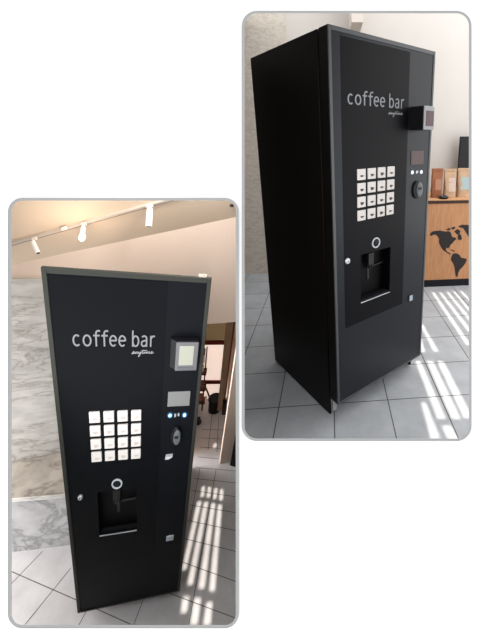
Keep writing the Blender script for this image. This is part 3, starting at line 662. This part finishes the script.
# coffee bags
def bag(px0, px1, ytop, ybot, vfront, mats, label, lab, seedv):
    rnd = random.Random(seedv)
    a = uv((px0, ybot), v=vfront); b = uv((px1, ybot), v=vfront)
    h = uv(((px0 + px1) / 2, ytop), v=vfront + .03).z - TOPZ
    w = b.x - a.x; cx = (a.x + b.x) / 2; d = .075
    r = empty('coffee_bag', (cx, vfront + d / 2, TOPZ), 'r2', label, 'coffee bag', 'coffee bags on the wooden counter')
    mb = MB(); rows = 7; cols = 8; vs = []; fs = []
    for i in range(rows + 1):
        t = i / rows; dd = d * (1 - t ** 1.6) + .006 * t; wdt = w * (.94 + .06 * t) * (1 - .04 * math.sin(t * 3.1))
        for k in range(2 * cols):
            ang = 2 * math.pi * (k + .5) / (2 * cols); c, s = math.cos(ang), math.sin(ang)
            x = cx + wdt / 2 * math.copysign(abs(c) ** .4, c); y = vfront + d / 2 + dd / 2 * math.copysign(abs(s) ** .6, s)
            vs.append((x + rnd.uniform(-.002, .002), y + rnd.uniform(-.003, .003), TOPZ + h * t + (rnd.uniform(-.004, .004) if i == rows else 0)))
    n = 2 * cols
    for i in range(rows): fs += [(i * n + k, i * n + (k + 1) % n, (i + 1) * n + (k + 1) % n, (i + 1) * n + k) for k in range(n)]
    fs += [tuple(range(n))[::-1], tuple(range(rows * n, rows * n + n))]
    obj('paper_body', mb.add(vs, fs), mats[0], r, bevel=.0)
    obj('folded_top', MB().box(cx - w * .5, cx + w * .5, vfront + d / 2 - .008, vfront + d / 2 + .004, TOPZ + h * .95, TOPZ + h * 1.04), mats[0], r, bevel=.002)
    u0_, u1_, z0_, z1_ = lab
    yl = lambda t: vfront + d / 2 - (d * (1 - t ** 1.6) + .006 * t) / 2 - .003
    lb = MB().hexa([(cx + w * u0_, yl(z0_), TOPZ + h * z0_), (cx + w * u1_, yl(z0_), TOPZ + h * z0_), (cx + w * u1_, yl(z1_), TOPZ + h * z1_), (cx + w * u0_, yl(z1_), TOPZ + h * z1_)],
                   [(cx + w * u0_, yl(z0_) + .003, TOPZ + h * z0_), (cx + w * u1_, yl(z0_) + .003, TOPZ + h * z0_), (cx + w * u1_, yl(z1_) + .003, TOPZ + h * z1_), (cx + w * u0_, yl(z1_) + .003, TOPZ + h * z1_)])
    L = obj('bag_label', lb, mats[1], r)
    return r
kr = mk('kraft_dark', (140, 92, 66), .8, .1, noise=.1, nscale=20); kr2 = mk('kraft_light', (176, 146, 118), .8, .1, noise=.08, nscale=20)
bag(431.6, 443.0, 169.5, 193.5, VC + .10, (kr, mk('label_brown', (160, 118, 96), .7, .1)), 'darker brown paper coffee bag standing closest to the vending machine', (-.18, .34, .28, .66), 1)
bag(444.2, 456.6, 170.0, 193.8, VC + .10, (kr2, mk('label_cream', (190, 168, 156), .7, .1)), 'tan paper coffee bag with cream label, middle one on the counter', (-.14, .40, .22, .72), 2)
bag(457.4, 470.5, 169.2, 193.3, VC + .10, (kr2, mk('label_blue', (150, 166, 166), .7, .1)), 'tan paper coffee bag with light blue label near the black monitor', (-.26, .42, .28, .72), 3)
# glossy black bean dish
bc = uv((443.6, 196.5), v=VC + .045)
bd_ = empty('bean_dish', (bc.x, VC + .045, TOPZ), 'r2', 'small black dish of glossy dark coffee beans in front of the bags', 'dish')
obj('dish', MB().lathe((bc.x, VC + .045, TOPZ), (0, 0, 1), [(.034, 0), (.054, .016), (.051, .016), (.033, .004)], 24), M_black, bd_)
bn = MB(); rb = random.Random(5)
for k in range(60):
    aa = rb.uniform(0, 6.28); rr_ = .043 * math.sqrt(rb.random()); c = Vector((bc.x + rr_ * math.cos(aa), VC + .045 + rr_ * math.sin(aa), TOPZ + .016 + (.046 - rr_) * 1.0 * rb.random()))
    dr = Vector((rb.uniform(-1, 1), rb.uniform(-1, 1), rb.uniform(-.4, .4))).normalized()
    bn.lathe(c - dr * .007, dr, [(.001, 0), (.005, .002), (.006, .007), (.005, .012), (.001, .014)], 8)
bo = obj('coffee_beans', bn, [mk('bean_black', (30, 24, 24), .2, .9, coat=.6)], bd_, smooth=True); bo['kind'] = 'stuff'
# black monitor
a = uv((460.6, 136.5), v=VW - .16); b = uv((459.5, 169), v=VW - .16)
mo = empty('black_monitor', (a.x + .2, VW - .14, TOPZ), 'r2', 'black flat monitor standing behind the coffee bags, cut by the frame edge', 'monitor')
obj('screen', MB().box(a.x, a.x + .42, VW - .16, VW - .13, TOPZ + .06, a.z), mk('monitor_black', (22, 22, 24), .5, .2), mo, bevel=.004)
obj('stand', MB().box(a.x + .18, a.x + .24, VW - .15, VW - .135, TOPZ + .01, TOPZ + .1).box(a.x + .08, a.x + .34, VW - .20, VW - .09, TOPZ, TOPZ + .01), M_black, mo, bevel=.002)

# ================================================================ sun streaks: unseen slotted masks added before spot lamps (off to the side, above)
def slot_mask(name, room, lampP, quads, plane_n, plane_d, half, energy, color, cone, soft=.003, clip=None):
    """plate with slots; each floor streak is lit through its own slot"""
    n = Vector(plane_n); L = Vector(lampP)
    def hit(P):
        v = P - L; return L + v * ((plane_d - n.dot(L)) / n.dot(v))
    holes = [[hit(p) for p in q] for q in quads]
    allp = [p for h in holes for p in h]; c = sum(allp, Vector()) / len(allp)
    e1 = n.cross(Vector((0, 0, 1)) if abs(n.z) < .9 else Vector((1, 0, 0))).normalized(); e2 = n.cross(e1)
    E1 = [(p - c).dot(e1) for p in allp]; E2 = [(p - c).dot(e2) for p in allp]; mg = half
    outer = [c + e1 * a + e2 * b for a, b in ((min(E1) - mg, min(E2) - mg), (max(E1) + mg, min(E2) - mg), (max(E1) + mg, max(E2) + mg), (min(E1) - mg, max(E2) + mg))]
    aim = (c - L).normalized(); cone = 2 * max(aim.angle(p - L) for p in allp) + math.radians(3)
    # non-overlapping guard is up to the streak list
    o = holed_plate(name, outer, holes, 0, .0003, M_black, room=room); struct(o)
    if clip:
        bm = bmesh.new(); bm.from_mesh(o.data); inv = ROOM[room].inverted(); co_, no_ = clip[0]
        bmesh.ops.bisect_plane(bm, geom=bm.verts[:] + bm.edges[:] + bm.faces[:], plane_co=inv @ co_, plane_no=(inv.to_3x3() @ no_).normalized(), clear_outer=True)
        bm.to_mesh(o.data); bm.free()
    ld = bpy.data.lights.new('sun_lamp', 'SPOT'); ld.energy = energy; ld.color = color; ld.shadow_soft_size = soft; ld.spot_size = cone; ld.spot_blend = .1
    lo = bpy.data.objects.new('sun_lamp', ld); COL.objects.link(lo)
    wl_ = ROOM[room] @ L; wc = ROOM[room] @ c
    lo.matrix_world = Matrix.Translation(wl_) @ (wc - wl_).to_track_quat('-Z', 'Y').to_matrix().to_4x4()
    return o
def strip(m, top, bot, w0, w1):
    (x0, y0), (x1, y1) = top, bot
    q = [(x0 - w0 / 2, y0), (x0 + w0 / 2, y0), (x1 + w1 / 2, y1), (x1 - w1 / 2, y1)]
    A, t = AT[m]
    return [A @ onf(m, p) + t for p in q]      # viewpoint frame
q1 = []
for (tx, ty), (bx, by) in (((203.5, 486.3), (202.2, 497.0)), ((209.7, 486.9), (208.3, 497.8)), ((215.9, 487.8), (214.6, 499)), ((221.8, 489.2), (221.0, 500.3))): q1.append(strip(1, (tx, ty), (bx, by), 3.2, 3.4))
q1.append(strip(1, (199.6, 501.2), (184.0, 570), 4.2, 4.6)); q1.append(strip(1, (206.3, 501.8), (190.0, 585), 4.2, 5.4))
q1.append(strip(1, (213.2, 503.3), (201.4, 588.5), 4.2, 6.0)); q1.append(strip(1, (220.0, 504.8), (212.0, 591.3), 4.2, 5.8))
q1.append(strip(1, (186.2, 596.5), (183.6, 613), 6.2, 6.2)); q1.append(strip(1, (197.5, 598), (193.8, 625), 6.6, 7.4)); q1.append(strip(1, (209.6, 602), (206.8, 625), 6, 7))
q1.append(strip(1, (215.4, 443), (214.6, 448), 3, 3))
slot_mask('streak_mask_1', 'c', (-.385, -.36, 1.06), q1, (0, 1, 0), -.21, .014, 300, (1, .93, .84), math.radians(70), .0008, CL1)  # unseen mask plate added to cut the left room's floor streaks
q2 = []
for a, b, w0, w1 in (((433.0, 292.4), (468.6, 345), 3.0, 4.2), ((440.2, 292.4), (470.5, 332), 2.6, 3.8), ((447.5, 292), (471, 321), 2.6, 3.4), ((454, 291.5), (472, 313), 2.4, 3.0), ((461, 291), (473, 304), 2.4, 2.8),
                     ((421.2, 324), (436.2, 351.5), 3.0, 4.4), ((418.8, 334), (423.4, 352.2), 2.4, 3.2),
                     ((417.8, 361), (441.8, 418.8), 5, 8), ((429.8, 361), (456.3, 418.8), 5.4, 8.5), ((440.3, 361), (468.5, 418), 5.6, 8.5), ((423.4, 402.5), (435.5, 439), 4.5, 9), ((446.3, 426), (453.8, 440), 8.5, 9.5)):
    q2.append(strip(2, a, b, w0, w1))
slot_mask('streak_mask_2', 'c', (.95, -2.4, 1.7), q2, (0, 1, 0), -1.8, .12, 950, (1, .95, .86), math.radians(60))  # added mask plate out of view, shapes the right room's streaks

# ================================================================ lamps
def area(name, room, loc, target, size, energy, color):
    l = bpy.data.lights.new(name, 'AREA'); l.shape = 'RECTANGLE'; l.size = size[0]; l.size_y = size[1]; l.energy = energy; l.color = color
    o = bpy.data.objects.new(name, l); COL.objects.link(o)
    a = ROOM[room] @ Vector(loc); b = ROOM[room] @ Vector(target)
    o.matrix_world = Matrix.Translation(a) @ (b - a).to_track_quat('-Z', 'Y').to_matrix().to_4x4(); return o
pl = bpy.data.lights.new('spot_glow', 'POINT'); pl.energy = .7; pl.color = (1, .72, .48); pl.shadow_soft_size = .02
po = bpy.data.objects.new('spot_glow', pl); COL.objects.link(po); po.matrix_world = T1 @ Matrix.Translation(bl + (camP - bl).normalized() * .06 + Vector((0, -.02, -.03)))

area('side_fill', 'c', (-2.1, .9, 1.6), (-.6, 1.3, 2.0), (1.0, 1.6), 62, (1, .97, .95))  # added fill lamp, brightens the left room's floor from the side
area('wall_fill', 'c', (-.95, -.42, 1.06), (-.75, .05, 1.6), (.7, .15), 8, (1, .92, .85))  # fill added out of view to lift the back wall and ceiling
area('corridor_fill', 'c', (-.47, -.28, 1.07), (-.80, 1.5, 2.0), (.12, .1), 4.6, (1, .96, .93))  # small added fill for the floor right of the first machine
# ================================================================ world, camera, view
w_ = bpy.data.worlds.new('sky'); bpy.context.scene.world = w_; w_.use_nodes = True
w_.node_tree.nodes['Background'].inputs['Color'].default_value = (1, 1, 1, 1); w_.node_tree.nodes['Background'].inputs['Strength'].default_value = 3.2
cam = bpy.data.cameras.new('camera'); co = bpy.data.objects.new('camera', cam); COL.objects.link(co)
cam.sensor_fit = 'VERTICAL'; cam.sensor_height = 36; cam.sensor_width = 36; cam.lens = FPX / 639 * 36
cam.shift_x = (240 - PPX) / 639; cam.shift_y = (PPY - 319.5) / 639
cam.clip_start = .01; cam.clip_end = 50
co.matrix_world = TC @ Matrix.Rotation(math.pi, 4, 'X')
sc = bpy.context.scene; sc.camera = co
sc.view_settings.view_transform = 'Standard'; sc.view_settings.look = 'None'; sc.view_settings.exposure = 0; sc.view_settings.gamma = 1
